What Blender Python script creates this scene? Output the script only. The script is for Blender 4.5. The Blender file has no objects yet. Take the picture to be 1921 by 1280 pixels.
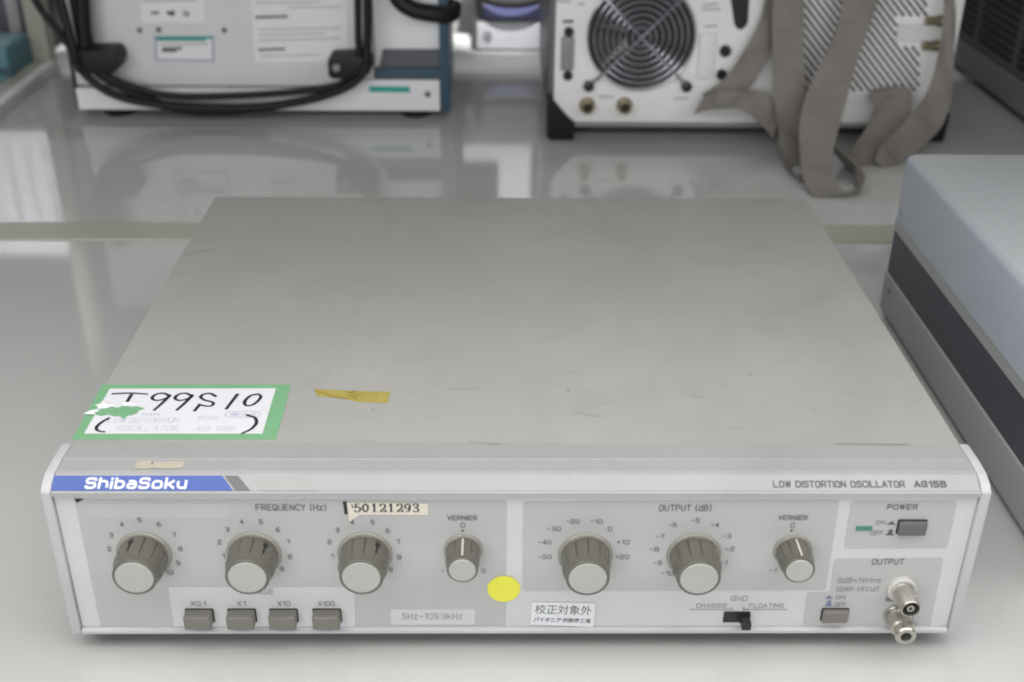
import bpy, bmesh, math, random
from mathutils import Vector, Matrix
random.seed(7)
S = bpy.context.scene
COL = S.collection
# ------------------------------------------------------------------ camera, world, lamps, exposure
F_PX, PITCH, YAW, ROLL = 2179.874, 0.49632, -0.01444, 0.0090
CAM = Vector((-0.00972, -0.42866, 0.40402))
_rz = Matrix.Rotation(YAW, 3, 'Z')
_f = Vector((0, math.cos(PITCH), -math.sin(PITCH))); _u = Vector((0, math.sin(PITCH), math.cos(PITCH))); _r = Vector((1, 0, 0))
CR = _rz @ (math.cos(ROLL)*_r + math.sin(ROLL)*_u)
CU = _rz @ (-math.sin(ROLL)*_r + math.cos(ROLL)*_u)
CF = _rz @ _f
cam_d = bpy.data.cameras.new('camera'); cam = bpy.data.objects.new('camera', cam_d); COL.objects.link(cam)
m = Matrix((CR, CU, -CF)).transposed().to_4x4(); m.translation = CAM; cam.matrix_world = m
cam_d.sensor_width = 36; cam_d.lens = F_PX/1921*36; cam_d.clip_start = 0.02; cam_d.clip_end = 60
cam_d.dof.use_dof = True; cam_d.dof.focus_distance = 0.60; cam_d.dof.aperture_fstop = 8.0; cam_d.dof.aperture_blades = 7
S.camera = cam
W = bpy.data.worlds.new('World'); S.world = W; W.use_nodes = True
wn = W.node_tree.nodes; wl = W.node_tree.links; wn.clear()
wo = wn.new('ShaderNodeOutputWorld'); bg = wn.new('ShaderNodeBackground'); rp = wn.new('ShaderNodeValToRGB')
tc = wn.new('ShaderNodeTexCoord'); sp = wn.new('ShaderNodeSeparateXYZ')
wl.new(tc.outputs['Generated'], sp.inputs[0]); wl.new(sp.outputs['Z'], rp.inputs[0])
rp.color_ramp.elements[0].position = 0.0; rp.color_ramp.elements[0].color = (.04, .04, .042, 1)
rp.color_ramp.elements[1].position = 0.95; rp.color_ramp.elements[1].color = (1, 1, 1.0, 1)
e = rp.color_ramp.elements.new(0.45); e.color = (.16, .16, .16, 1)
wl.new(rp.outputs[0], bg.inputs[0]); bg.inputs[1].default_value = 0.06; wl.new(bg.outputs[0], wo.inputs[0])

def area(name, loc, target, sx, sy, power, col=(1, 1, 1)):
    l = bpy.data.lights.new(name, 'AREA'); l.shape = 'RECTANGLE'; l.size = sx; l.size_y = sy; l.energy = power; l.color = col
    o = bpy.data.objects.new(name, l); COL.objects.link(o); o.location = loc
    o.rotation_euler = (Vector(target)-Vector(loc)).to_track_quat('-Z', 'Y').to_euler(); return o
area('window_light', (-0.45, -2.3, 0.66), (0, 0.4, 0.05), 2.6, 0.8, 31.0, (.98, .99, 1))
area('overhead_light', (0.16, -.29, .58), (0.16, -.29, 0), 2.0, .3, 4.7, (1, .995, .98))
area('overhead_light', (0.12, -.065, .56), (0.12, -.065, 0), 2.0, .3, 4.9, (1, .995, .975))
area('far_ceiling_light', (0, 1.35, 1.8), (0, 1.35, 0), 2.2, .3, 7.0, (.98, .99, 1))
def spot(name, loc, target, power, deg):
    l = bpy.data.lights.new(name, 'SPOT'); l.energy = power; l.spot_size = math.radians(deg); l.spot_blend = .3; l.shadow_soft_size = .03
    o = bpy.data.objects.new(name, l); COL.objects.link(o); o.location = loc
    o.rotation_euler = (Vector(target)-Vector(loc)).to_track_quat('-Z', 'Y').to_euler(); return o
spot('carton_fill_spot', (-.69, .75, .75), (-.69, 1.15, .22), 48, 24)  # added lamp, no real fixture: brightens the printed carton for its table reflection
spot('carton_fill_spot', (0.0, .72, .80), (0.0, 1.15, .205), 60, 17)  # second added lamp, likewise for the stacked white boxes
S.view_settings.view_transform = 'Standard'; S.view_settings.look = 'None'; S.view_settings.exposure = 0.0; S.view_settings.gamma = 1
S.view_settings.use_curve_mapping = False
S.cycles.filter_width = 1.9
S.cycles.use_denoising = True

# ------------------------------------------------------------------ helpers
def at(px, py, axis, val):                       # pixel of the photograph -> point on the plane axis = val
    d = CF + CR*((px-960.5)/F_PX) + CU*((640-py)/F_PX)
    return CAM + d*((val-CAM[axis])/d[axis])
def at_plane(px, py, p0, n):
    d = CF + CR*((px-960.5)/F_PX) + CU*((640-py)/F_PX)
    return CAM + d*((p0-CAM).dot(n)/d.dot(n))
def mat(name, col, rough=.5, metal=0.0, var=.05, scale=30, spec=.5, bump=0.0, bscale=400, coat=0.0, stretch=None, rvar=0.0, smudge=0.0, sscale=9):
    M = bpy.data.materials.new(name); M.use_nodes = True; nt = M.node_tree; N = nt.nodes; L = nt.links
    b = N['Principled BSDF']; b.inputs['Roughness'].default_value = rough; b.inputs['Metallic'].default_value = metal
    b.inputs['Specular IOR Level'].default_value = spec; b.inputs['Coat Weight'].default_value = coat
    b.inputs['Coat Roughness'].default_value = 0.08
    t = N.new('ShaderNodeTexCoord'); mp = N.new('ShaderNodeMapping'); L.new(t.outputs['Object'], mp.inputs[0])
    if stretch: mp.inputs['Scale'].default_value = stretch
    n1 = N.new('ShaderNodeTexNoise'); n1.inputs['Scale'].default_value = scale; n1.inputs['Detail'].default_value = 6; n1.inputs['Roughness'].default_value = .65
    L.new(mp.outputs[0], n1.inputs[0])
    r = N.new('ShaderNodeValToRGB'); L.new(n1.outputs['Fac'], r.inputs[0])
    r.color_ramp.elements[0].position = .3; r.color_ramp.elements[1].position = .72
    lo = [max(0, c*(1-var)) for c in col]; hi = [min(1, c*(1+var)) for c in col]
    r.color_ramp.elements[0].color = (*lo, 1); r.color_ramp.elements[1].color = (*hi, 1)
    src = r.outputs[0]
    if smudge:                                   # worn-in dirt: cloudy patches and small specks
        for sc_, lo_, hi_, amt in ((sscale, .52, .74, smudge), (sscale*5, .60, .72, smudge*.8), (sscale*24, .68, .74, smudge*1.3)):
            ns = N.new('ShaderNodeTexNoise'); ns.inputs['Scale'].default_value = sc_; ns.inputs['Detail'].default_value = 8; ns.inputs['Distortion'].default_value = .8; L.new(mp.outputs[0], ns.inputs[0])
            rr = N.new('ShaderNodeMapRange'); rr.inputs['From Min'].default_value = lo_; rr.inputs['From Max'].default_value = hi_; rr.inputs['To Max'].default_value = amt; L.new(ns.outputs['Fac'], rr.inputs[0])
            mx = N.new('ShaderNodeMix'); mx.data_type = 'RGBA'; L.new(rr.outputs[0], mx.inputs['Factor']); L.new(src, mx.inputs['A']); mx.inputs['B'].default_value = (col[0]*.45, col[1]*.43, col[2]*.36, 1); src = mx.outputs['Result']
    L.new(src, b.inputs['Base Color'])
    if rvar:
        mr = N.new('ShaderNodeMapRange'); mr.inputs['To Min'].default_value = max(0, rough-rvar); mr.inputs['To Max'].default_value = rough+rvar
        L.new(n1.outputs['Fac'], mr.inputs[0]); L.new(mr.outputs[0], b.inputs['Roughness'])
    if bump:
        n2 = N.new('ShaderNodeTexNoise'); n2.inputs['Scale'].default_value = bscale; n2.inputs['Detail'].default_value = 3; L.new(mp.outputs[0], n2.inputs[0])
        bp = N.new('ShaderNodeBump'); bp.inputs['Strength'].default_value = bump; bp.inputs['Distance'].default_value = .0004
        L.new(n2.outputs['Fac'], bp.inputs['Height']); L.new(bp.outputs[0], b.inputs['Normal'])
    return M
WORLD = {}
def empty(name, loc):
    o = bpy.data.objects.new(name, None); COL.objects.link(o); o.location = loc; o.empty_display_size = .02
    WORLD[o] = Vector(loc); return o
def tag(o, label=None, cat=None, group=None, kind=None):
    if label: o['label'] = label
    if cat: o['category'] = cat
    if group: o['group'] = group
    if kind: o['kind'] = kind
    return o
def obj(name, bm, mats, parent=None, smooth=False, origin=None, label=None):
    mats = mats if isinstance(mats, (list, tuple)) else [mats]
    bmesh.ops.recalc_face_normals(bm, faces=[f for f in bm.faces])
    if origin is None:
        vs = [v.co for v in bm.verts]
        origin = Vector([(min(v[i] for v in vs)+max(v[i] for v in vs))/2 for i in range(3)])
    origin = Vector(origin)
    bmesh.ops.translate(bm, verts=bm.verts, vec=-origin)
    if smooth:
        for f in bm.faces: f.smooth = True
        for ed in bm.edges:
            if len(ed.link_faces) == 2 and ed.calc_face_angle(0) > math.radians(38): ed.smooth = False
    me = bpy.data.meshes.new(name); bm.to_mesh(me); bm.free()
    for x in mats: me.materials.append(x)
    o = bpy.data.objects.new(name, me); COL.objects.link(o)
    if parent: o.parent = parent; o.location = origin-WORLD[parent]
    else: o.location = origin
    WORLD[o] = origin
    if label: o['label'] = label
    return o
def BM(): return bmesh.new()
def setmi(faces, mi):
    for f in faces: f.material_index = mi
def box(bm, x0, x1, y0, y1, z0, z1, bev=0.0, seg=2, mi=0):
    c = bmesh.ops.create_cube(bm, size=1)['verts']
    for v in c: v.co = Vector((x0+(v.co.x+.5)*(x1-x0), y0+(v.co.y+.5)*(y1-y0), z0+(v.co.z+.5)*(z1-z0)))
    if mi: setmi({f for v in c for f in v.link_faces}, mi)
    if bev:
        es = list({e_ for v in c for e_ in v.link_edges})
        bmesh.ops.bevel(bm, geom=es, offset=bev, segments=seg, profile=.6, affect='EDGES')
def prism(bm, pts, vec, mi=0, bev=0):            # polygon of 3-D points swept along vec
    vs = [bm.verts.new(Vector(p)) for p in pts]; f = bm.faces.new(vs); f.material_index = mi
    r = bmesh.ops.extrude_face_region(bm, geom=[f])
    nv = [g for g in r['geom'] if isinstance(g, bmesh.types.BMVert)]
    bmesh.ops.translate(bm, verts=nv, vec=Vector(vec))
    fs = {q for v in vs+nv for q in v.link_faces}; setmi(fs, mi)
    if bev:
        es = list({e_ for q in fs for e_ in q.edges})
        bmesh.ops.bevel(bm, geom=es, offset=bev, segments=2, profile=.6, affect='EDGES')
def flat(bm, pts, mi=0):
    f = bm.faces.new([bm.verts.new(Vector(p)) for p in pts]); f.material_index = mi; return f
def rounded(pts, r, n=5):                        # 2-D polygon with rounded corners
    out = []; k = len(pts)
    for i in range(k):
        a, b, c = Vector(pts[i-1]), Vector(pts[i]), Vector(pts[(i+1) % k])
        d1 = (a-b).normalized(); d2 = (c-b).normalized(); rr = min(r, (a-b).length*.45, (c-b).length*.45)
        for j in range(n+1):
            t = j/n; p = (b+d1*rr)*(1-t)**2+b*2*t*(1-t)+(b+d2*rr)*t*t; out.append((p.x, p.y))
    return out
def lathe(bm, prof, n=48, c=(0, 0, 0), ax=Vector((0, -1, 0)), rad=None, mi=0, close=True):
    ax = Vector(ax); a1 = Vector((1, 0, 0)) if abs(ax.x) < .9 else Vector((0, 1, 0)); a2 = ax.cross(a1); c = Vector(c)
    rings = []
    for i, (r, h) in enumerate(prof):
        rings.append([bm.verts.new(c+ax*h+(a1*math.cos(2*math.pi*k/n)+a2*math.sin(2*math.pi*k/n))*(r*(rad(2*math.pi*k/n, h) if rad else 1))) for k in range(n)])
    for A, B in zip(rings, rings[1:]):
        for k in range(n):
            f = bm.faces.new((A[k], A[(k+1) % n], B[(k+1) % n], B[k])); f.material_index = mi
    if close:
        for R_ in (rings[:1] if len(rings) == 1 else (rings[0], rings[-1])):
            f = bm.faces.new(R_); f.material_index = mi
def spline(pts, n=8):
    pts = [Vector(p) for p in pts]; out = []
    P = [pts[0]*2-pts[1]]+pts+[pts[-1]*2-pts[-2]]
    for i in range(1, len(P)-2):
        a, b, c, d = P[i-1], P[i], P[i+1], P[i+2]
        for j in range(n):
            t = j/n; out.append(.5*((2*b)+(c-a)*t+(2*a-5*b+4*c-d)*t*t+(3*b-a-3*c+d)*t**3))
    out.append(pts[-1]); return out
def tube(bm, pts, r, n=10, mi=0):
    rings = []; prev = None
    for i, p in enumerate(pts):
        t = (pts[min(i+1, len(pts)-1)]-pts[max(i-1, 0)]).normalized()
        if prev is None: prev = Vector((0, 0, 1)) if abs(t.z) < .9 else Vector((0, 1, 0))
        a = (prev-t*prev.dot(t)).normalized(); prev = a; b = t.cross(a)
        rings.append([bm.verts.new(p+(a*math.cos(2*math.pi*k/n)+b*math.sin(2*math.pi*k/n))*r) for k in range(n)])
    for A, B in zip(rings, rings[1:]):
        for k in range(n):
            f = bm.faces.new((A[k], A[(k+1) % n], B[(k+1) % n], B[k])); f.material_index = mi
    bm.faces.new(rings[0]); bm.faces.new(rings[-1])
def stroke(bm, pts, w, up, mi=0, n=6, wf=None):   # a flat pen stroke lying in the plane whose normal is up
    P = spline(pts, n) if len(pts) > 2 else [Vector(p) for p in pts]
    L_ = []; R_ = []
    for i, p in enumerate(P):
        t = (P[min(i+1, len(P)-1)]-P[max(i-1, 0)])
        if t.length < 1e-9: continue
        t.normalize(); s = up.cross(t).normalized()*(wf(t, i/(len(P)-1)) if wf else w)/2
        if i == 0: p = p-t*w*.3
        if i == len(P)-1: p = p+t*w*.3
        L_.append(bm.verts.new(p+s)); R_.append(bm.verts.new(p-s))
    for i in range(len(L_)-1):
        f = bm.faces.new((L_[i], L_[i+1], R_[i+1], R_[i])); f.material_index = mi
_tc = {}
def glyphs(body, bold):
    key = (body, bold)
    if key not in _tc:
        c = bpy.data.curves.new('lettering', 'FONT'); c.body = body; c.offset = bold; c.resolution_u = 4
        o = bpy.data.objects.new('lettering', c); COL.objects.link(o); bpy.context.view_layer.update()
        me = bpy.data.meshes.new_from_object(o.evaluated_get(bpy.context.evaluated_depsgraph_get()))
        vs = [v.co.copy() for v in me.vertices]; fs = [list(p.vertices) for p in me.polygons]
        bpy.data.objects.remove(o); bpy.data.curves.remove(c); bpy.data.meshes.remove(me); _tc[key] = (vs, fs)
    return _tc[key]
def text(bm, body, o, ex, ey, bold=0.0, mi=0):   # lettering fitted to the parallelogram o, o+ex, o+ey
    vs, fs = glyphs(body, bold)
    x0 = min(v.x for v in vs); x1 = max(v.x for v in vs); y0 = min(v.y for v in vs); y1 = max(v.y for v in vs)
    if y1-y0 < .25: y1, y0 = (y1+y0)/2+.35, (y1+y0)/2-.35
    if x1-x0 < .15: x1, x0 = (x1+x0)/2+.2, (x1+x0)/2-.2
    B = [bm.verts.new(o+ex*((v.x-x0)/(x1-x0))+ey*((v.y-y0)/(y1-y0))) for v in vs]
    for f in fs:
        try:
            q = bm.faces.new([B[i] for i in f]); q.material_index = mi
        except ValueError: pass

def arc_path(pts, r):                            # open polyline with rounded corners
    pts = [Vector(p) for p in pts]; out = [pts[0]]
    for a, b, c in zip(pts, pts[1:], pts[2:]):
        d1 = a-b; d2 = c-b; rr = min(r, d1.length*.5, d2.length*.5); d1.normalize(); d2.normalize()
        for j in range(6):
            t = j/5; out.append((b+d1*rr)*(1-t)**2+b*2*t*(1-t)+(b+d2*rr)*t*t)
    out.append(pts[-1]); return out
_O = [(.5, 0), (1, 0), (1, 1), (0, 1), (0, 0), (.5, 0)]
_P = [(0, 1), (1, 1), (1, .45), (0, .45)]
XH = .72
_o = [(x, y*XH) for x, y in _O]
GL = {'A': ([], [[(0, 0), (.5, 1), (1, 0)], [(.2, .33), (.8, .33)]]), 'B': ([[(0, 0), (1, 0), (1, .52), (0, .52)], [(0, .52), (.94, .52), (.94, 1), (0, 1)]], [[(0, 0), (0, 1)]]),
      'C': ([[(1, .3), (1, 0), (0, 0), (0, 1), (1, 1), (1, .7)]], []), 'D': ([[(0, 0), (1, 0), (1, 1), (0, 1)]], [[(0, 0), (0, 1)]]),
      'E': ([], [[(1, 0), (0, 0), (0, 1), (1, 1)], [(0, .5), (.9, .5)]]), 'F': ([], [[(0, 0), (0, 1), (1, 1)], [(0, .5), (.9, .5)]]),
      'G': ([[(1, .72), (1, 1), (0, 1), (0, 0), (1, 0), (1, .5)]], [[(1, .5), (.55, .5)]]), 'H': ([], [[(0, 0), (0, 1)], [(1, 0), (1, 1)], [(0, .5), (1, .5)]]),
      'I': ([], [[(0, 0), (0, 1)]]), 'K': ([], [[(0, 0), (0, 1)], [(1, 1), (.05, .45)], [(.35, .62), (1, 0)]]), 'L': ([], [[(0, 1), (0, 0), (1, 0)]]),
      'N': ([], [[(0, 0), (0, 1)], [(0, 1), (1, 0)], [(1, 0), (1, 1)]]), 'O': ([_O], []), 'P': ([_P], [[(0, 0), (0, 1)]]), 'Q': ([_O], [[(.6, .28), (1.02, -.08)]]),
      'R': ([_P], [[(0, 0), (0, 1)], [(.55, .45), (1, 0)]]), 'S': ([[(1, .74), (1, 1), (0, 1), (0, .52), (1, .52), (1, 0), (0, 0), (0, .26)]], []),
      'T': ([], [[(0, 1), (1, 1)], [(.5, 1), (.5, 0)]]), 'U': ([[(0, 1), (0, 0), (1, 0), (1, 1)]], []), 'V': ([], [[(0, 1), (.5, 0), (1, 1)]]),
      'W': ([], [[(0, 1), (.3, 0), (.6, 1), (.9, 0), (1.2, 1)]]), 'X': ([], [[(0, 0), (1, 1)], [(0, 1), (1, 0)]]), 'Y': ([], [[(0, 1), (.5, .5), (1, 1)], [(.5, .5), (.5, 0)]]),
      'z': ([], [[(0, XH), (.8, XH), (0, 0), (.8, 0)]]), 'd': ([[(.9, 0), (0, 0), (0, XH), (.9, XH)]], [[(.9, 0), (.9, 1)]]), 'b': ([[(0, 0), (.9, 0), (.9, XH), (0, XH)]], [[(0, 0), (0, 1)]]),
      'k': ([], [[(0, 0), (0, 1)], [(.85, XH), (.05, .3)], [(.3, .42), (.9, 0)]]), 'p': ([[(0, 0), (.9, 0), (.9, XH), (0, XH)]], [[(0, -.25), (0, XH)]]),
      'e': ([[(0, .38), (.9, .38), (.9, XH), (0, XH), (0, 0), (.9, 0)]], []), 'n': ([[(0, XH), (.9, XH), (.9, 0)]], [[(0, 0), (0, XH)]]), 'c': ([[(.85, XH), (0, XH), (0, 0), (.85, 0)]], []),
      'i': ([], [[(0, 0), (0, .62)], [(0, .96), (0, 1.0)]]), 'r': ([[(0, .45), (0, XH), (.6, XH)]], [[(0, 0), (0, XH)]]), 'u': ([[(0, XH), (0, 0), (.9, 0)]], [[(.9, 0), (.9, XH)]]),
      't': ([[(.25, .95), (.25, 0), (.7, 0)]], [[(0, XH), (.65, XH)]]), 'm': ([[(0, XH), (.7, XH), (.7, 0)], [(.7, XH), (1.4, XH), (1.4, 0)]], [[(0, 0), (0, XH)]]),
      's': ([[(.8, XH), (0, XH), (0, .37), (.8, .37), (.8, 0), (0, 0)]], []), 'h': ([[(0, XH), (.9, XH), (.9, 0)]], [[(0, 0), (0, 1)]]),
      'a': ([[(.05, XH), (.9, XH), (.9, 0)], [(.9, .42), (0, .42), (0, 0), (.9, 0)]], []), 'o': ([_o], []),
      '0': ([_O], []), '1': ([], [[(.1, .8), (.45, 1), (.45, 0)]]), '2': ([[(0, .78), (0, 1), (1, 1), (1, .53), (0, .45), (0, 0)]], [[(0, 0), (1, 0)]]),
      '3': ([[(0, 1), (1, 1), (1, 0), (0, 0)]], [[(.3, .52), (1, .52)]]), '4': ([], [[(.75, 0), (.75, 1), (0, .3), (1.05, .3)]]), '5': ([[(.06, .57), (1, .57), (1, 0), (0, 0), (0, .2)]], [[(.95, 1), (.06, 1), (.06, .57)]]),
      '6': ([[(.9, 1), (0, 1), (0, 0), (1, 0), (1, .56), (0, .56)]], []), '7': ([], [[(0, 1), (1, 1), (.4, 0)]]), '8': ([_O], [[(0, .52), (1, .52)]]), '9': ([[(.1, 0), (1, 0), (1, 1), (0, 1), (0, .45), (1, .45)]], []),
      '(': ([[(.35, 1.12), (0, .9), (0, .1), (.35, -.12)]], []), ')': ([[(0, 1.12), (.35, .9), (.35, .1), (0, -.12)]], []), '-': ([], [[(0, .5), (.8, .5)]]), '+': ([], [[(0, .5), (.8, .5)], [(.4, .15), (.4, .85)]]),
      '~': ([[(0, .42), (.3, .62), (.65, .4), (.95, .58)]], []), '.': ([], [[(0, 0), (0, .1)]]), '=': ([], [[(0, .35), (.8, .35)], [(0, .65), (.8, .65)]]),
      '%': ([], [[(0, 0), (1, 1)], [(.05, .7), (.05, 1), (.35, 1), (.35, .7), (.05, .7)], [(.65, 0), (.65, .3), (.95, .3), (.95, 0), (.65, 0)]]),
      'Ω': ([[(.3, 0), (.05, .4), (.05, 1), (.95, 1), (.95, .4), (.7, 0)]], [[(0, 0), (.3, 0)], [(.7, 0), (1, 0)]]), ' ': ([], [])}
def sfont(bm, body, o, ex, ey, w, mi=0, gap=.5, jit=0.0):   # square monoline lettering fitted to o, o+ex, o+ey
    lay = []; x = 0
    for ch in body:
        g = GL[ch]; pw = max([p[0] for q in g[0]+g[1] for p in q], default=.45); lay.append((ch, x)); x += pw+gap
    W_ = max(x-gap, .001); lx = ex.length; ly = ey.length; up_ = ex.cross(ey).normalized()
    if W_ < .05: W_ = .05
    ux = ex/lx; uy = ey/ly; sx = max(lx-w, 1e-5)/W_; sy = ly-w; n_ = 0
    for ch, x0 in lay:
        for k, paths in enumerate(GL[ch]):
            for q in paths:
                dx = random.uniform(-jit, jit); dy = random.uniform(-jit, jit)
                p2 = [Vector(((x0+a+dx)*sx+w/2, (b+dy)*sy+w/2)) for a, b in q]
                if k == 0: p2 = arc_path(p2, .42*sy)
                n_ += 1
                if k == 1 and len(p2) > 2:
                    segs = [[p2[i_], p2[i_+1]] for i_ in range(len(p2)-1)]
                else: segs = [p2]
                for sg in segs:
                    n_ += 1; pen(bm, [o+ux*p.x+uy*p.y+up_*(2e-6*(n_ % 9)) for p in sg], w, up_, mi, square=(k == 1))
def pen(bm, P_, w, up_, mi, square=True):        # constant width line through the points
    P_ = [p for i, p in enumerate(P_) if i == 0 or (p-P_[i-1]).length > 1e-7]
    if len(P_) < 2: return
    L_ = []; R_ = []
    for i, p in enumerate(P_):
        t = (P_[min(i+1, len(P_)-1)]-P_[max(i-1, 0)]).normalized(); s_ = up_.cross(t)*w/2
        if i == 0: p = p-t*(w*.45 if square else 0)
        if i == len(P_)-1: p = p+t*(w*.45 if square else 0)
        L_.append(bm.verts.new(p+s_)); R_.append(bm.verts.new(p-s_))
    for i in range(len(L_)-1):
        f = bm.faces.new((L_[i], L_[i+1], R_[i+1], R_[i])); f.material_index = mi

# ------------------------------------------------------------------ materials
M = {}
M['table'] = mat('glossy_grey_table_laminate', (.54, .545, .53), .07, var=.025, scale=3, spec=.7, rvar=.025, smudge=.05, sscale=5)
M['trim'] = mat('beige_trim', (.42, .42, .35), .4, var=.04)
M['white_trim'] = mat('white_trim', (.72, .72, .72), .35)
M['far_table'] = mat('white_table', (.92, .92, .90), .4, var=.02)
M['floor'] = mat('floor_vinyl', (.2, .2, .2), .5)
M['cover'] = mat('warm_grey_paint', (.34, .334, .316), .42, var=.05, scale=9, bump=.12, bscale=2500, rvar=.05, smudge=.16)
M['bezel'] = mat("light_grey_paint", (.36, .36, .36), .38, var=.03, scale=20, smudge=.10, sscale=14)
M['frame'] = mat('off_white_plastic', (.50, .50, .515), .4, var=.03, scale=25, smudge=.10, sscale=20)
M['panel'] = mat('panel_white', (.585, .585, .595), .45, var=.012, scale=18)
M['grey'] = mat('panel_grey', (.46, .46, .455), .45, var=.02, scale=18, smudge=.05, sscale=16)
M['ink'] = mat('dark_grey_ink', (.10, .10, .10), .6)
M['ink_soft'] = mat('faded_ink', (.21, .21, .215), .6)
M['ink_blue'] = mat('blue_grey_ink', (.17, .18, .28), .6)
M['blue'] = mat('logo_blue', (.055, .105, .37), .4, var=.02)
M['logo_grey'] = mat('logo_grey', (.14, .135, .135), .4)
M['white'] = mat('white_print', (.74, .75, .78), .4, var=.01)
M['knob'] = mat('olive_brown_plastic', (.115, .11, .09), .3, var=.05, scale=120, spec=.6)
M['knob_rim'] = mat('olive_grey_clear_skirt', (.28, .27, .235), .18, var=.04, scale=100, spec=.8)
M['cap'] = mat('pale_aluminium_cap', (.44, .46, .42), .35, var=.015, scale=60, metal=.15)
M['black'] = mat('black_plastic', (.015, .015, .017), .35, var=.1)
M['rubber'] = mat('black_rubber', (.010, .010, .011), .5, var=.1, spec=.3)
M['button'] = mat('brown_grey_button', (.18, .172, .15), .35, var=.04, scale=100)
M['button_dark'] = mat('dark_grey_button', (.125, .12, .118), .35, var=.04, scale=100)
M['led'] = mat('green_lens', (.06, .22, .17), .25)
M['nickel'] = mat('nickel', (.52, .50, .45), .3, metal=.85, var=.06, scale=200)
M['nylon'] = mat('white_nylon', (.55, .54, .51), .4)
M['hole'] = mat('connector_bore', (.02, .02, .018), .5)
M['green'] = mat('green_sticker', (.185, .40, .215), .5, var=.05, scale=60)
M['paper'] = mat('sticker_paper', (.70, .70, .735), .6, var=.015, scale=80)
M['torn'] = mat('torn_paper', (.80, .80, .83), .8, var=.03, scale=300)
M['marker'] = mat('black_marker', (.022, .02, .028), .5, var=.1)
M['pencil'] = mat('pencil', (.50, .50, .55), .7)
M['stamp'] = mat('stamp_blue', (.38, .40, .55), .7)
M['tape'] = mat('aged_yellow_tape', (.385, .325, .085), .35, var=.14, scale=90)
M['tape_fold'] = mat('aged_tape_fold', (.32, .25, .06), .3, var=.1, scale=90)
M['residue'] = mat('cream_residue', (.47, .44, .355), .7, var=.06, scale=150)
M['cream'] = mat('cream_label', (.72, .67, .57), .6, var=.02)
M['yellow'] = mat('yellow_dot', (.80, .77, .07), .5, var=.02, scale=40)
M['clear'] = mat('film_tape', (.475, .475, .485), .3, var=.015)
M['bezel_film'] = mat('bezel_film', (.345, .345, .34), .3, var=.02)
M['scuff'] = mat('scuff', (.25, .245, .235), .5, var=.15, scale=300)
M['scuff_soft'] = mat('scuff_soft', (.335, .328, .31), .5, var=.05, scale=200)
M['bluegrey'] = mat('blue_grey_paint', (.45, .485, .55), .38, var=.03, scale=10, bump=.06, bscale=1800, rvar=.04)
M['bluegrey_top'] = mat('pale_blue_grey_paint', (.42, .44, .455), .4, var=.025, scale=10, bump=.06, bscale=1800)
M['charcoal'] = mat('charcoal_paint', (.058, .062, .077), .4, var=.06, scale=12)
M['grey_green'] = mat('grey_green_paint', (.38, .395, .385), .4, var=.03, scale=12)
M['steel'] = mat('screw_steel', (.6, .6, .6), .25, metal=.9)
M['i_white'] = mat('brushed_pale_panel', (.66, .66, .665), .45, metal=.1, var=.05, scale=25, stretch=(1, 1, .15))
M['i_strip'] = mat('pale_grey_strip', (.80, .80, .825), .45, var=.03)
M['teal'] = mat('dark_teal_paint', (.036, .08, .118), .4, var=.08)
M['slate'] = mat('slate_paint', (.028, .034, .045), .45, var=.08)
M['tealtape'] = mat('teal_tape', (.03, .36, .30), .45, var=.08)
M['label'] = mat('label_white', (.80, .80, .79), .5, var=.02)
M['lbl_ink'] = mat('label_ink', (.15, .15, .16), .6)
M['lbl_soft'] = mat('label_grey_print', (.40, .41, .42), .6)
M['a_white'] = mat('analyser_panel', (.86, .855, .845), .38, var=.03, scale=18)
M['a_side'] = mat('analyser_side', (.16, .16, .16), .4, var=.06)
M['chrome'] = mat('chrome_wire', (.55, .55, .60), .22, metal=.9)
M['blade'] = mat('fan_blade', (.035, .035, .042), .25, var=.1)
M['brass'] = mat('worn_brass', (.34, .29, .20), .3, metal=.7)
M['web'] = mat('taupe_webbing', (.225, .208, .193), .75, var=.08, scale=60, bump=.6, bscale=900, stretch=(1, 1, 4))
M['dk_grey'] = mat('dark_grey_paint', (.13, .13, .13), .45, var=.08)
M['mid_grey'] = mat('mid_grey_rail', (.26, .26, .255), .4, var=.05)
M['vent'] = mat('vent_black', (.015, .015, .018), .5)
M['far_white'] = mat('far_white_panel', (.78, .77, .82), .5)
M['far_blue'] = mat('far_blue_panel', (.16, .17, .34), .5)
M['case_black'] = mat('dark_case', (.025, .024, .032), .6, var=.2)
M['teal_case'] = mat('teal_case', (.09, .22, .26), .4, var=.1)

# ------------------------------------------------------------------ setting
bm = BM(); box(bm, -.9, 1.25, -.85, .4975, -.03, 0, .0015); tag(obj('table_top', bm, M['table']), kind='structure')
bm = BM(); box(bm, -.565, 1.25, .537, 1.0, -.03, 0, .0015); tag(obj('rear_table_top', bm, M['table']), kind='structure')
bm = BM(); box(bm, -2.2, 2.2, -1.6, 2.6, -.74, -.72); tag(obj('floor', bm, M['floor']), kind='structure')
bm = BM(); box(bm, -.9, 1.25, .498, .5365, -.03, .0012, .0012); tag(obj('table_edge_trim', bm, M['trim']), kind='structure')
bm = BM(); box(bm, -1.4, 1.25, 1.04, 1.75, -.03, 0, .002); box(bm, -1.4, -.606, .54, 1.0385, -.03, -.001, .002)
tag(obj('far_table_top', bm, M['far_table']), kind='structure')
t = empty('table_side_rail', (-.585, .8, 0)); tag(t, 'low beige and white rail along the left edge of the rear table', 'rail')
bm = BM(); box(bm, -.604, -.5795, .54, 1.037, -.03, .010, .002); obj('outer_rail', bm, M['trim'], t)
bm = BM(); box(bm, -.579, -.5655, .54, 1.037, -.03, .013, .003); obj('inner_rail', bm, M['white_trim'], t)
bm = BM(); box(bm, -.601, -.578, 1.045, 1.07, 0.0005, .5, .002)
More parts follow.
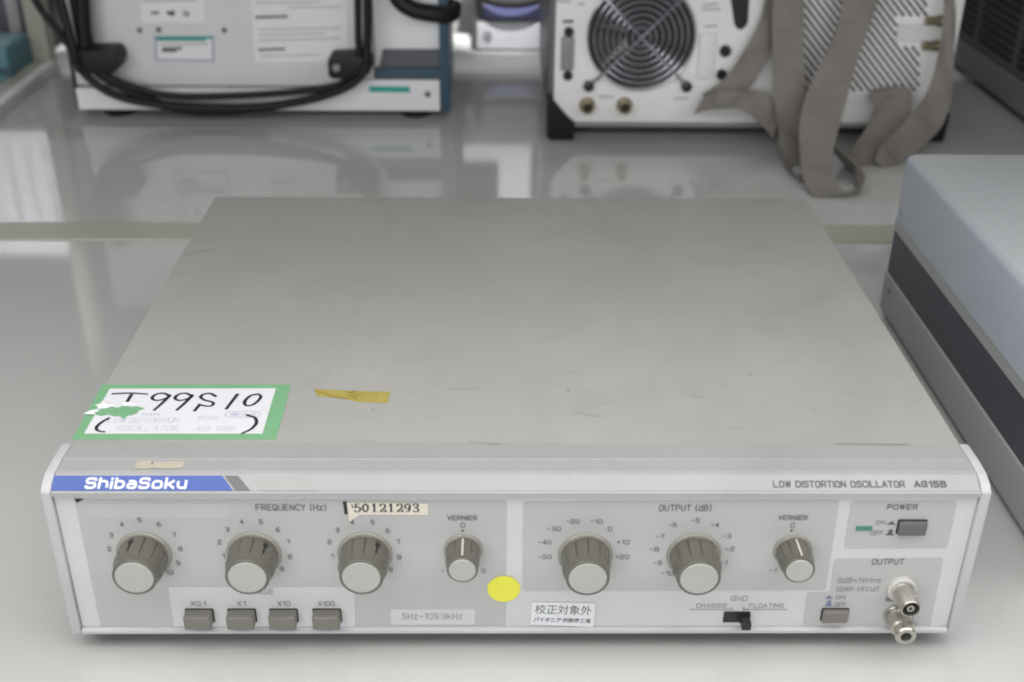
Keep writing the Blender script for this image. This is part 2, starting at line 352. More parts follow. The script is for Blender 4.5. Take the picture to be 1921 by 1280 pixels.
tag(obj('shelf_post', bm, M['trim']), 'upright beige post behind the cables of the far left instrument', 'post')

# ------------------------------------------------------------------ the oscillator
HW = .215
osc = empty('bench_oscillator', (0, .176, .0))
tag(osc, 'low wide grey oscillator with seven knobs and a green bordered label on top', 'oscillator')
bm = BM(); box(bm, -.2115, .2115, .0335, .352, .011, .0983, .0016)
cover = obj('top_cover', bm, M['cover'], osc, smooth=True)
side = [(.0, .0105), (.0, .0938), (.0035, .0966), (.009, .0986), (.019, .0991), (.033, .0987), (.033, .0105)]
for s in (-1, 1):
    bm = BM(); prism(bm, [(s*.2104, y, z) for y, z in side], (s*(HW-.2104), 0, 0), bev=.0007)
    obj('side_frame', bm, M['frame'], osc, smooth=True)
rail = [(.0332, .0985), (.0196, .0992), (.0193, .0986), (.0187, .0986), (.0184, .0989), (.0107, .0988), (.0102, .0992), (.0090, .0990), (.0084, .0981),
        (.0012, .0943), (.0009, .0937), (.0006, .0943), (-.0002, .0938), (-.0004, .0918), (.0004, .0912), (.0022, .0908), (.008, .0908), (.0332, .0908)]
bm = BM(); prism(bm, [(-.2101, y, z) for y, z in rail], (.4202, 0, 0)); obj('bezel', bm, M['bezel'], osc)
bm = BM(); prism(bm, [(-.2101, y, z) for y, z in [(-.0003, .0105), (-.0003, .0122), (.0006, .0126), (.0012, .0130), (.008, .0130), (.008, .0105)]], (.4202, 0, 0), bev=.0002)
obj('bottom_rail', bm, M['frame'], osc)
bm = BM(); box(bm, -.2101, .2101, .002, .0079, .0131, .0907); panel = obj('front_panel', bm, M['panel'], osc)
for x in (-.17, .17):
    for y in (.06, .32):
        bm = BM(); lathe(bm, [(.009, 0), (.010, .0108)], 24, (x, y, 0.0002), (0, 0, 1)); obj('foot', bm, M['rubber'], osc, smooth=True)

PY = .002
def P(px, py, y=PY): return at(px, py, 1, y)
def P2(px, py, y=PY): q = at(px, py, 1, y); return (q.x, q.z)
def sheet(name, pix, mt, parent, y, r=.0, t=.00015, label=None):
    pts = [P2(*q) for q in pix]
    if r: pts = rounded(pts, r)
    bm = BM(); prism(bm, [(x, y, z) for x, z in pts], (0, t, 0)); return obj(name, bm, mt, parent, label=label)
YS, YW, YI = PY-.00018, PY-.00034, PY-.0005
sec_f = sheet('grey_section', [(140, 937), (951, 939), (948, 1181), (190, 1180)], M['grey'], osc, YS, .0022, label='grey frequency section of the front panel')
sec_o = sheet('grey_section', [(981.5, 941), (1575, 938), (1549, 1107), (980, 1109)], M['grey'], osc, YS, .0018, label='grey output level section of the front panel')
sec_p = sheet('grey_section', [(1597, 940), (1796, 940), (1777, 1028), (1583, 1029)], M['grey'], osc, YS, .002, label='grey power section of the front panel')
sec_c = sheet('grey_section', [(1565, 1048), (1770, 1046), (1744, 1178), (1506, 1176), (1514, 1112), (1557, 1110)], M['grey'], osc, YS, .0016, label='grey output connector section')
sheet('white_inset', [(316, 1101), (665, 1101), (667, 1175), (327, 1175)], M['panel'], sec_f, YW, .0004)
sheet('white_inset', [(733, 1143), (892, 1143), (890, 1171), (733, 1171)], M['panel'], sec_f, YW, .0004)

def ptext(bm, body, x0, y0, x1, y1, w=.00030, mi=0, y=YI):
    xm = (x0+x1)/2; a = P(x0, y1, y); b = P(x1, y1, y); c = P(xm, y0, y); d = P(xm, y1, y)
    sfont(bm, body, a, Vector((b.x-a.x, 0, 0)), Vector((0, 0, c.z-d.z)), w, mi)
BT = .00040
def lettering(name, parent, items, y=YI, dots=()):            # items: words, box in the photograph, weight, ink
    bm = BM()
    for body, x0, y0, x1, y1, w, mi in items: ptext(bm, body, x0, y0, x1, y1, w, mi, y)
    for q in dots: lathe(bm, [(.00062, 0)], 12, P(*q, y))
    return obj(name, bm, [M['ink'], M['ink_soft'], M['ink_blue']], parent)
def digits(lst, w=7.6, h=8.6): return [(t_, x-w/2*len(t_), y-h/2, x+w/2*len(t_), y+h/2, .00032, 0) for t_, x, y in lst]
lettering('section_title', sec_f, [('FREQUENCY (Hz)', 480, 946.5, 612, 958, BT, 0)])
lettering('vernier_lettering', sec_f, [('VERNIER', 839, 967.5, 895, 976.5, .00036, 0)], dots=[(867.6, 996)])
lettering('dial_numerals', sec_f, [('0', 864, 981, 872, 990, .00032, 0)])
lettering('range_sign', sec_f, [('-', 827, 1068, 834, 1076, .0003, 1)])
lettering('range_sign', sec_f, [('%', 902, 1067, 912, 1076, .0003, 1)])
lettering('dial_numerals', sec_f, digits([('2', 206, 1030), ('3', 209, 1004), ('4', 229, 984), ('5', 262, 976), ('6', 298.5, 984), ('7', 327, 1004), ('8', 339, 1030), ('9', 334.6, 1057), ('10', 318, 1074)]))
lettering('dial_numerals', sec_f, digits([('1', 418.6, 1044), ('2', 412.7, 1017.5), ('3', 426.5, 994), ('4', 453.7, 979), ('5', 489.8, 979), ('6', 522, 994), ('7', 541.6, 1017.5), ('8', 544, 1045), ('9', 529, 1068)]))
lettering('dial_numerals', sec_f, digits([('1', 622.5, 1044), ('2', 618.5, 1017), ('3', 633, 995), ('4', 661, 980), ('5', 699, 980), ('6', 728, 996), ('7', 747.5, 1017), ('8', 749, 1045.5), ('9', 733, 1069)]))
lettering('range_lettering', sec_f, [('RANGE', 452, 1105.5, 514, 1115.5, .0003, 1), ('X0.1', 358.6, 1128, 386.5, 1137, .0003, 0), ('X1', 445, 1128, 461, 1137, .0003, 0), ('X10', 521, 1128, 545, 1137, .0003, 0), ('X100', 597, 1128, 628, 1137, .0003, 0)])
lettering('frequency_range_lettering', sec_f, [('5Hz~109.9kHz', 755, 1151, 867, 1162, .0003, 1)])
lettering('section_title', sec_o, [('OUTPUT (dB)', 1236, 947.5, 1334, 959, BT, 0)])
lettering('dial_numerals', sec_o, [(t_, x0, y-4.2, x1, y+4.2, .0003, 0) for t_, x0, x1, y in [('-30', 1025.7, 1052, 992.5), ('-20', 1062.5, 1087, 978.5), ('-10', 1106.6, 1130, 978.5), ('0', 1140, 1147.5, 993), ('+10', 1157, 1180.6, 1017.5), ('+20', 1155, 1180, 1045), ('-40', 1009.6, 1034.4, 1017.5), ('-50', 1009.6, 1034.4, 1045)]])
lettering('dial_numerals', sec_o, [(t_, x0, y-4.2, x1, y+4.2, .0003, 0) for t_, x0, x1, y in [('-6', 1253.7, 1269.7, 985), ('-5', 1296, 1312.7, 976.5), ('-4', 1333, 1349, 985), ('-7', 1231, 1246, 1007), ('-3', 1354.5, 1371, 1006), ('-8', 1218, 1236, 1030.5), ('-2', 1361, 1377.5, 1030.5), ('-9', 1226, 1241, 1056.5), ('-1', 1350, 1364, 1056), ('-10', 1240, 1263, 1076)]])
lettering('vernier_lettering', sec_o, [('VERNIER', 1459.7, 967, 1514.5, 976, .00036, 0), ('0', 1482.5, 981, 1490.5, 990, .00032, 0)], dots=[(1485, 995.5)])
lettering('dial_numerals', sec_o, [('-1', 1442, 1067, 1455.5, 1075.5, .0003, 1)])
T = lambda b_, x0, y0, x1, y1, w=.0003, mi=0, y=YI: ptext(bm, b_, x0, y0, x1, y1, w, mi, y)
def symbol(bm, x0, y0, x1, y1, tall, mi=0):                   # latch marks: a line with a low or a tall hump
    b0, b1 = P(x0, y1, YI), P(x1, y1, YI); h = P(x0, y0, YI).z-b0.z; w = b1.x-b0.x; q = []
    if tall: q = [(0, 0), (1, 0), (1, .16), (.78, .2), (.72, .95), (.6, 1), (.4, 1), (.28, .95), (.22, .2), (0, .16)]
    else: q = [(0, 0), (1, 0), (1, .22), (.75, .35), (.62, .9), (.38, .9), (.25, .35), (0, .22)]
    flat(bm, [(b0.x+a*w, YI, b0.z+b*h) for a, b in q], mi)
bm = BM()
T('POWER', 1663.8, 946.5, 1721, 956.5, w=BT); T('ON', 1642.5, 976.5, 1660.5, 984.5, mi=1); T('OFF', 1632.6, 996, 1656, 1004.5, mi=1)
symbol(bm, 1664, 978, 1680, 984.5, False); symbol(bm, 1661.5, 994, 1677, 1004.5, True)
obj('printed_lettering', bm, [M['ink'], M['ink_soft']], sec_p)
bm = BM()
T('OUTPUT', 1635, 1049, 1695, 1059.5, w=.00038, mi=0); T('0dB=1Vrms', 1571, 1084.5, 1652, 1094, mi=1); T('open circuit', 1569, 1099.5, 1649, 1109.5, mi=1)
T('ON', 1567, 1117.5, 1586, 1124.5, mi=1); T('OFF', 1566, 1130.5, 1587, 1138, mi=1); T('600Ω', 1661, 1120.5, 1682, 1128.5)
symbol(bm, 1548, 1117.5, 1562, 1123.5, False, 2); symbol(bm, 1547, 1127, 1562, 1137.5, True, 2)
up = Vector((0, -1, 0))
for q in ([(1697, 1153.5), (1714, 1153.5)], [(1714, 1153.5), (1711.5, 1169)], [(1703, 1169), (1722, 1169)], [(1708, 1169), (1703, 1176)], [(1715, 1169), (1710, 1176)], [(1721, 1169), (1717, 1176)]):
    stroke(bm, [P(*z_, YI) for z_ in q], .00025, up, 1)
obj('printed_lettering', bm, [M['ink'], M['ink_soft'], M['ink_blue']], sec_c)
bm = BM(); YP = PY-.0002
T('GND', 1371, 1118.5, 1402, 1128, mi=1, y=YP); T('CHASSIS', 1305.7, 1132.5, 1363, 1140.5, mi=1, y=YP); T('FLOATING', 1404.6, 1132.5, 1469, 1140.5, mi=1, y=YP)
for q in ([(1295, 1143.8), (1373, 1143.8)], [(1373, 1146), (1373, 1139)], [(1395, 1143.8), (1476, 1143.8)], [(1395, 1146), (1395, 1139)]):
    stroke(bm, [P(*z_, YP) for z_ in q], .00028, up, 0)
obj('printed_lettering', bm, [M['ink'], M['ink_soft']], panel)

# logo strip on the sloping band of the bezel
n_s = Vector((0, -(.0981-.0943), (.0084-.0012))).normalized(); p_s = Vector((0, .0084, .0981))+n_s*.00018
def SL(px, py, k=0.0): return at_plane(px, py, p_s+n_s*k, n_s)
bm = BM(); prism(bm, [SL(99.5, 892.5), SL(417, 892.5), SL(437, 921), SL(95.5, 921)], -n_s*.0001); badge = obj('logo_strip', bm, M['blue'], osc)
bm = BM(); prism(bm, [SL(420.5, 892.5), SL(446, 892.5), SL(470, 921), SL(442, 921)], -n_s*.0001); obj('grey_stripe', bm, M['logo_grey'], badge)
bm = BM(); prism(bm, [SL(472, 894), SL(579, 894), SL(594, 920.5), SL(492, 920.5)], -n_s*.0001); obj('film_tape', bm, M['bezel_film'], osc)
def stext(bm, body, x0, y0, x1, y1, w, gap=.5):
    a, b = SL(x0, y1, .00015), SL(x1, y1, .00015); c = SL((x0+x1)/2, y0, .00015); d = SL((x0+x1)/2, y1, .00015)
    sfont(bm, body, a, b-a, Vector((0, (c-d).y, (c-d).z)), w, gap=gap)
bm = BM(); stext(bm, 'ShibaSoku', 157.8, 895.8, 349.4, 917.5, .00118, .5); obj('logo_lettering', bm, M['white'], badge)
bm = BM(); stext(bm, 'LOW DISTORTION OSCILLATOR', 1451.5, 902, 1699, 914.5, .00046, .45); obj('product_lettering', bm, M['ink'], osc)
bm = BM(); stext(bm, 'AG15B', 1716, 902, 1777, 914.2, .00066, .5); obj('type_lettering', bm, M['ink'], osc)

# knobs
def knob_meshes(R, H, cap_r):
    k = R/.0118
    def fl(a, h):
        g = min(abs(((a*12/(2*math.pi)) % 1)-.5)*2, 1)              # 1 at a groove
        lobe = 1-.045*max(0, math.cos(3*a))**4
        return lobe*(1-.055*max(0, (g-.86)/.14))
    body = BM(); lathe(body, [(R*.93, .0008), (R*.975, .002), (R*.985, .003), (R*.955, H*.66), (R*.93, H*.72), (cap_r*1.17, H*.86), (cap_r*1.15, H*.985), (cap_r*1.10, H), (cap_r*1.02, H)], 144, rad=lambda a, h: fl(a, h) if h < H*.8 else 1)
    skirt = BM(); lathe(skirt, [(R*1.09, 0), (R*1.09, .0007), (R*1.05, .0014), (R*.9, .0017)], 64)
    cap = BM(); lathe(cap, [(cap_r*1.0, H-.0012), (cap_r*1.0, H+.0001), (cap_r*.96, H+.0004)], 64)
    return body, skirt, cap
def make_knob(R, H, cap_r, small):
    b, s, c = knob_meshes(R, H, cap_r)
    kn = obj('knob', b, M['knob'], osc, smooth=True, origin=(0, 0, 0)); 
    sk = obj('skirt', s, M['knob_rim'], kn, smooth=True, origin=(0, 0, 0)); cp = obj('knob_cap', c, M['cap'], kn, smooth=True, origin=(0, 0, 0))
    bm = BM()
    if small:
        box(bm, -.00045, .00045, -H*.95, -.0025, R*.965, R*1.0, 0)
        pm = M['nylon']
    else:
        lathe(bm, [(.0013, 0), (.0013, R*1.0)], 20, (0, -.0055, 0), (0, 0, 1)); box(bm, -.00035, .00035, -H*.62, -.0055, R*.95, R*.985)
        pm = M['black']
    pt = obj('pointer', bm, pm, kn, origin=(0, 0, 0))
    return kn
def put(kn, x, z, deg, first):
    if not first:
        k2 = kn.copy(); COL.objects.link(k2)
        for ch in kn.children:
            c2 = ch.copy(); COL.objects.link(c2); c2.parent = k2
        kn = k2
    kn.location = Vector((x, PY-.0002, z))-WORLD[osc]; kn.rotation_euler = (0, math.radians(deg), 0); return kn
big = make_knob(.0118, .0172, .0087, False)
for i, (px, py, a) in enumerate([(271, 1038, -16), (477, 1038, 38), (685, 1038, 36), (1098, 1040, -118), (1301, 1040, 158)]):
    q = P(px, py); put(big, q.x, q.z, a, i == 0)
sm = make_knob(.0083, .0152, .0062, True)
for i, (px, py, a) in enumerate([(869, 1030, 0), (1486, 1031, 2)]):
    q = P(px, py); put(sm, q.x, q.z, a, i == 0)

# push buttons
def button(px0, px1, ptop, pbot_face, dep, mt, name='push_button', parent=osc, yb=None):
    a = P(px0, ptop); b = P(px1, ptop)
    zb = at((px0+px1)/2, pbot_face, 1, PY-dep).z
    bm = BM(); box(bm, a.x, b.x, PY-dep, PY, zb, a.z, .0009, 3); pb = obj(name, bm, mt, parent, smooth=True)
    g = .00045; bm = BM(); prism(bm, [(x, PY-.0005, z) for x, z in rounded([(a.x-g, zb-g), (b.x+g, zb-g), (b.x+g, a.z+g), (a.x-g, a.z+g)], .0008)], (0, .0002, 0)); obj('button_shade_rim', bm, M['vent'], pb)  # added dark rim: shade round the button put in as colour, no real gap
    return pb
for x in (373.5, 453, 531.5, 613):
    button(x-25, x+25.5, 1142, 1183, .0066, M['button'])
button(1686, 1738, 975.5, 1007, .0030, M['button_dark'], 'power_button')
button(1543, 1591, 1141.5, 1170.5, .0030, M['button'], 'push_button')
q0, q1 = P(1606, 986.7), P(1635, 994.2); bm = BM(); box(bm, q0.x, q1.x, PY-.0008, PY, q1.z, q0.z, .0003); obj('indicator_lamp', bm, M['led'], osc)
# slide switch
q0, q1 = P(1358, 1147), P(1405, 1166); bm = BM(); box(bm, q0.x, q1.x, PY-.0008, PY, q1.z, q0.z, .0003); sw = obj('slide_switch', bm, M['black'], osc)
q0, q1 = P(1383, 1149), P(1405, 1163); bm = BM(); prism(bm, [(q0.x, PY-.0008, q0.z), (q1.x, PY-.0008, q0.z), (q1.x, PY-.0008, q1.z), (q0.x, PY-.0008, q1.z)], (0, -.001, 0))
box(bm, q0.x+.0012, q1.x-.0004, PY-.0075, PY-.0012, q1.z-.0002, q0.z-.0006, .0007)
obj('switch_lever', bm, M['black'], sw, smooth=True)
# output connector
q = P(1690, 1102); c = Vector((q.x, PY-.0002, q.z))
bm = BM(); lathe(bm, [(.0070, 0), (.0070, .0022), (.0064, .0028)], 48, c); cn = obj('output_connector', bm, M['nylon'], osc, smooth=True)
bm = BM(); lathe(bm, [(.0054, .0028), (.0054, .0034), (.0049, .0036), (.0048, .0150), (.0045, .0155), (.0040, .0155), (.0038, .005)], 40, c)
for s in (-1, 1): lathe(bm, [(.001, 0), (.001, .0062)], 12, c+Vector((0, -.0105, 0)), (0.6*s, 0, .8*s))
obj('barrel', bm, M['nickel'], cn, smooth=True)
bm = BM(); lathe(bm, [(.0038, .0050), (.0038, .0046)], 32, c); lathe(bm, [(.0007, .005), (.0007, .0148)], 16, c); obj('bore', bm, M['hole'], cn, smooth=True)
bm = BM(); lathe(bm, [(.0018, .0050), (.0018, .0150), (.0009, .0150), (.0009, .009)], 24, c); obj('centre_contact', bm, M['nickel'], cn, smooth=True)
# ground terminal
q = P(1681, 1152); c = Vector((q.x, PY-.0002, q.z))
bm = BM(); lathe(bm, [(.0064, 0), (.0064, .0012), (.0060, .0018)], 48, c); gt = obj('ground_terminal', bm, M['nickel'], osc, smooth=True)
bm = BM(); lathe(bm, [(.0050, .0018), (.0055, .0026), (.0055, .0098), (.0046, .0106), (.0042, .0106), (.0042, .0128), (.0048, .0132), (.0051, .0150), (.0046, .0158), (.0026, .0158), (.0024, .012)], 72, c,
               rad=lambda a, h: 1+.02*math.cos(24*a) if .0022 < h < .0102 else 1)
obj('thumb_nut', bm, M['nickel'], gt, smooth=True)
bm = BM(); lathe(bm, [(.0025, .0124), (.0025, .0120)], 24, c); obj('bore', bm, M['hole'], gt)

# stickers and marks on the front
sheet('film_tape', [(152, 944), (432, 944), (434, 972), (160, 972)], M['clear'], osc, PY-.00030, 0, .0001)
bm = BM(); flat(bm, [P(139, 936, PY-.0005), P(157, 937, PY-.0005), P(144, 944, PY-.0005)]); obj('black_chip', bm, M['black'], osc)
ser = sheet('serial_sticker', [(650, 942), (803, 943.5), (803, 965), (675, 965), (656, 977.5), (653, 965)], M['cream'], osc, PY-.0005, 0, .0001)
bm = BM(); flat(bm, [P(643, 941.5, PY-.0006), P(650, 941.5, PY-.0006), P(653, 965, PY-.0006), P(646.5, 965.5, PY-.0006)]); obj('black_bar', bm, M['marker'], ser)
DIG = {'5': [[(.9, 1), (.25, 1)], [(.25, 1), (.18, .55), (.5, .66), (.92, .5), (.95, .2), (.6, 0), (.15, .04), (.08, .18)]],
       '0': [[(.5, 1), (.12, .75), (.1, .3), (.5, 0), (.9, .3), (.88, .75), (.5, 1)]],
       '1': [[(.15, .82), (.5, 1)], [(.5, 1), (.5, .03)], [(.1, .02), (.9, .02)]],
       '2': [[(.1, .75), (.2, .96), (.55, 1), (.88, .8), (.7, .45), (.1, .03)], [(.1, .03), (.92, .03)], [(.92, .03), (.95, .25)]],
       '9': [[(.9, .65), (.6, .4), (.15, .5), (.1, .8), (.5, 1), (.85, .85), (.9, .5), (.7, .1), (.2, 0)]],
       '3': [[(.1, .8), (.3, 1), (.75, .95), (.8, .7), (.4, .52), (.85, .4), (.9, .12), (.5, 0), (.1, .12)]]}
bm = BM(); YD = PY-.00062
for ch, x0, x1 in [('5', 665, 676), ('0', 680, 691), ('1', 698, 706.5), ('2', 712, 724), ('1', 729.5, 738), ('2', 744, 755.7), ('9', 759, 770), ('3', 774, 786)]:
    for stv in DIG[ch]:
        stroke(bm, [P(x0+a*(x1-x0), 960.5-b*14.5, YD) for a, b in stv], .0006, up, wf=lambda t, u: .00028+.00060*abs(t.z))
stroke(bm, [P(660, 947, YD), P(662, 953, YD)], .0005, up)
obj('stamped_number', bm, M['marker'], ser)
jp = sheet('calibration_sticker', [(998, 1129), (1117, 1131), (1113, 1175.5), (995, 1170.5)], M['white'], osc, PY-.0004, 0, .0001)
def jtext(bm, body, x0, x1, yl, yr, h, bold):
    a, b = P(x0, yl, YI), P(x1, yr, YI); ex = b-a; c0 = P(x0, yl-h, YI)
    text(bm, body, a, ex, Vector((.0003, 0, c0.z-a.z)), bold)
bm = BM(); jtext(bm, '校正対象外', 1003, 1108.6, 1151.5, 1154.5, 17.5, .0); jtext(bm, 'パイオニア', 1000.6, 1052, 1166.5, 1168, 8.5, .03); jtext(bm, '㈱静岡工場', 1055, 1107, 1168, 1169.8, 8.5, .012)
obj('printed_characters', bm, M['ink'], jp)
q = P(945, 1104); bm = BM(); lathe(bm, [(.00785, 0), (.00785, .0001)], 64, (q.x, PY-.0004, q.z)); obj('dot_sticker', bm, M['yellow'], osc)

# things stuck on the cover
ZC = .0983; UZ = Vector((0, 0, 1))
def Q(px, py, k=.0001): return at(px, py, 2, ZC+k)
def K(cx, cy, k=.0003): return Q(120+cx/4.366, 700+cy/4.366, k)         # a point of the green label
bm = BM(); prism(bm, [K(315, 95, .00012), K(1860, 95, .00012), K(1735, 545, .00012), K(60, 545, .00012)], (0, 0, -.0001))
gl = obj('asset_label', bm, M['green'], osc)
bm = BM(); prism(bm, [K(375, 128, .00022), K(1735, 125, .00022), K(1625, 495, .00022), K(165, 495, .00022)], (0, 0, -.0001)); obj('white_field', bm, M['paper'], gl)
bm = BM(); flat(bm, [K(x, y, .00032) for x, y in [(230, 330), (285, 300), (330, 287), (400, 277), (440, 283), (480, 270), (560, 277), (600, 272), (665, 290), (600, 312), (612, 322), (560, 345), (520, 350), (490, 380), (455, 352), (430, 357), (360, 342), (300, 352), (260, 340)]])
obj('torn_patch', bm, M['green'], gl)
bm = BM()
for poly in ([(252, 266), (300, 245), (318, 226), (345, 235), (345, 250), (400, 256), (420, 272), (380, 276), (340, 288), (300, 284), (270, 290), (282, 272)], [(470, 262), (480, 238), (545, 240), (590, 258), (575, 268), (500, 270)], [(160, 332), (215, 305), (268, 296), (290, 308), (250, 322), (262, 336), (200, 337)]):
    v = [K(x, y, .0004+.0006*random.random()) for x, y in poly]; prism(bm, v, (0, 0, -.00015))
obj('torn_edge', bm, M['torn'], gl)
bm = BM(); mw = .0020
for s_ in ([(400, 170), (540, 164), (678, 172)], [(552, 178), (535, 205), (518, 234)],
           [(862, 188), (820, 166), (760, 172), (722, 200), (742, 222), (795, 220), (848, 200), (866, 180)], [(862, 190), (800, 250), (740, 302)],
           [(1048, 188), (1000, 166), (945, 172), (910, 200), (930, 222), (980, 220), (1032, 200), (1050, 180)], [(1046, 190), (985, 250), (925, 302)],
           [(1242, 190), (1200, 168), (1142, 174), (1120, 198), (1155, 222), (1212, 236), (1222, 256), (1185, 272), (1110, 260)], [(1112, 258), (1070, 308)],
           [(1420, 175), (1330, 292)], [(1590, 172), (1530, 185), (1482, 228), (1490, 264), (1545, 260), (1597, 220), (1612, 188), (1590, 172)],
           [(366, 370), (310, 402), (268, 440), (275, 470), (328, 482)], [(1500, 345), (1562, 365), (1575, 410), (1530, 460), (1462, 492)]):
    stroke(bm, [K(*z_, .00036) for z_ in s_], mw, UZ, wf=lambda t, u: mw*(1.0-.3*abs(t.x)-.15*u))
obj('handwriting', bm, M['marker'], gl)
bm = BM()
def ktext(body, x0, y0, x1, y1, sl, mi=0):
    a, b = K(x0, y1), K(x1, y1); c0 = K(x0+sl, y0); sfont(bm, body, a, b-a, c0-a, .00035, mi, .35, .1)
ktext('LOW DISTORTION', 350, 368, 930, 408, 30); ktext('VCXO', 1085, 348, 1250, 382, 20); ktext('OSCILLATOR', 425, 432, 925, 472, 30); ktext('AG 15B', 1060, 432, 1385, 472, 30)
for k in range(5): ktext('NE', 640+k*30, 330, 660+k*30, 346, 8)
stroke(bm, [K(x, y) for x, y in [(1345, 318), (1460, 313), (1590, 318), (1605, 338), (1570, 360), (1460, 362), (1340, 358), (1322, 338), (1345, 318)]], .0004, UZ, 1)
ktext('88-7-01', 1365, 326, 1560, 350, 10, 1)
obj('pencil_note', bm, [M['pencil'], M['stamp']], gl)
def Y(cx, cy, k=.0002): return Q(560+cx/4.2675, 700+cy/4.2675, k)
bm = BM(); prism(bm, [Y(120, 127), Y(200, 131), Y(400, 141), Y(460, 143), Y(735, 150), Y(722, 190), Y(712, 240), Y(460, 229), Y(400, 209), Y(150, 182)], (0, 0, -.00015)); tp = obj('adhesive_tape', bm, M['tape'], osc)
bm = BM()
for s_ in ([(128, 134), (200, 160), (300, 190), (400, 205)], [(400, 150), (440, 165), (425, 185), (470, 215)], [(400, 175), (450, 190), (480, 165)], [(430, 141), (450, 150)]): stroke(bm, [Y(*z_, .00035) for z_ in s_], .0009, UZ)
obj('tape_fold', bm, M['tape_fold'], tp)
def Rz(cx, cy): return at(60+cx/3.048, 820+cy/3.048, 2, .0991)
bm = BM(); flat(bm, [Rz(*z_) for z_ in [(598, 140), (660, 134), (740, 142), (810, 138), (885, 140), (862, 160), (880, 172), (800, 182), (700, 178), (640, 184), (578, 178), (595, 160)]]); obj('sticker_residue', bm, M['residue'], osc)
bm = BM(); flat(bm, [Rz(688+8*math.cos(a*.9), 150+9*math.sin(a*.9)) + Vector((0, 0, .0002)) for a in range(7)]); obj('scuff_mark', bm, M['scuff'], osc)
for s_, w in (([(345, 479), (372, 472), (402, 467)], .0008), ([(1569, 831.5), (1640, 832), (1705, 833)], .0005), ([(880, 828), (940, 832)], .0004)):
    bm = BM(); stroke(bm, [Q(*z_, .0012 if z_[1] > 820 else .0002) for z_ in s_], w, UZ); obj('scuff_mark', bm, M['scuff'], cover)
for x, y, r in ((1407, 703, .0009), (907, 470, .0006), (1066, 733, .0007), (1062, 741, .0005), (320, 617, .0005), (700, 768, .0006), (1290, 655, .0005), (1520, 700, .0005)):
    bm = BM(); flat(bm, [Q(x, y, .0002)+Vector((r*math.cos(a)*random.uniform(.7, 1.3), r*math.sin(a)*random.uniform(.7, 1.3), 0)) for a in [k*math.pi/4 for k in range(8)]]); obj('scuff_mark', bm, M['scuff'], cover)
for k in range(9):
    x = random.uniform(330, 1500); y = random.choice([random.uniform(430, 620), random.uniform(640, 810)]); a = random.uniform(-.5, .5); l = random.uniform(12, 60)
    bm = BM(); stroke(bm, [Q(x+l*u*math.cos(a), y+l*.35*u*math.sin(a)+3*math.sin(2*u), .00015) for u in (0, .5, 1)], random.uniform(.0003, .0006), UZ); obj('fine_scratch', bm, M['scuff_soft'], cover)
bm = BM(); stroke(bm, [Q(540, 545, .00015), Q(555, 533, .00015), Q(600, 531, .00015), Q(640, 545, .00015), Q(690, 560, .00015)], .0006, UZ)
obj('fine_scratch', bm, M['scuff_soft'], cover)

# ------------------------------------------------------------------ blue-grey case on the right
bl = empty('blue_grey_case', (.5, .2, 0)); tag(bl, 'long blue grey instrument case with a charcoal stripe along its side, right of the oscillator', 'instrument')
X0, X1, Y0, Y1 = .283, .72, .035, .366
def case_ring(bm, z0, z1, inset, bev, top=False):
    box(bm, X0+inset, X1-inset, Y0+inset, Y1-inset, z0, z1, bev, 3)
bm = BM(); case_ring(bm, .0785, .1285, 0, .0)
es = [e_ for e_ in bm.edges if e_.verts[0].co.z > .12 and e_.verts[1].co.z > .12 or abs(e_.verts[0].co.z-e_.verts[1].co.z) > .01]
bmesh.ops.bevel(bm, geom=es, offset=.006, segments=4, profile=.5, affect='EDGES')
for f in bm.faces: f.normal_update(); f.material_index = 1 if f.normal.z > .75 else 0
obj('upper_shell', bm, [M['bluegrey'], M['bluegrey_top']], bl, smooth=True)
bm = BM(); case_ring(bm, .0690, .0783, .0008, .001); obj('trim_band', bm, M['grey_green'], bl)
bm = BM(); case_ring(bm, .0353, .0688, .0015, .0); obj('charcoal_band', bm, M['charcoal'], bl)
bm = BM(); case_ring(bm, .0045, .0351, .0003, .002); obj('lower_shell', bm, M['grey_green'], bl, smooth=True)
for x in (X0+.05, X1-.05):
    for y in (Y0+.05, Y1-.05):
        bm = BM(); lathe(bm, [(.01, 0), (.01, .0044)], 20, (x, y, .0002), (0, 0, 1)); obj('foot', bm, M['rubber'], bl)
for px, py in ((1692, 400),):
    q = at(px, py, 0, X0); bm = BM(); lathe(bm, [(.0022, 0), (.0022, .0005), (.0014, .0011)], 20, (X0, q.y, q.z), (-1, 0, 0)); obj('screw', bm, M['steel'], bl, smooth=True)
q = at(1668, 547, 0, X0); bm = BM(); lathe(bm, [(.0016, 0), (.0016, .0004)], 16, (X0, q.y, q.z), (-1, 0, 0)); obj('screw', bm, M['dk_grey'], bl)

# ------------------------------------------------------------------ instrument at the rear left, cord wound on its back
YA = .845
ia = empty('upright_instrument', (-.275, .93, 0)); tag(ia, 'pale backed instrument with dark teal edges and a black power cord wound on its back', 'instrument')
def A(px, py, y=YA): return at(px, py, 1, y)
xl, xr = A(149, 200).x, A(842, 205).x; zb = .009; zt = .24
bm = BM(); box(bm, xl, xr, YA+.012, YA+.17, zb, zt, .004); obj('body', bm, M['teal'], ia, smooth=True)
pr = A(826, 200).x; rl = A(700, 100).x
bm = BM(); box(bm, xl+.0015, rl, YA, YA+.012, A(300, 160).z, zt-.002, .001); ap = obj('back_panel', bm, M['i_white'], ia)
bm = BM(); box(bm, xl+.001, pr, YA-.006, YA+.0125, zb+.001, A(300, 163).z-.0005, .001)
box(bm, A(640, 160).x, pr, YA-.006, YA+.0125, A(300, 163).z-.0006, A(760, 148).z, .0008); st = obj('bottom_strip', bm, M['i_strip'], ia)
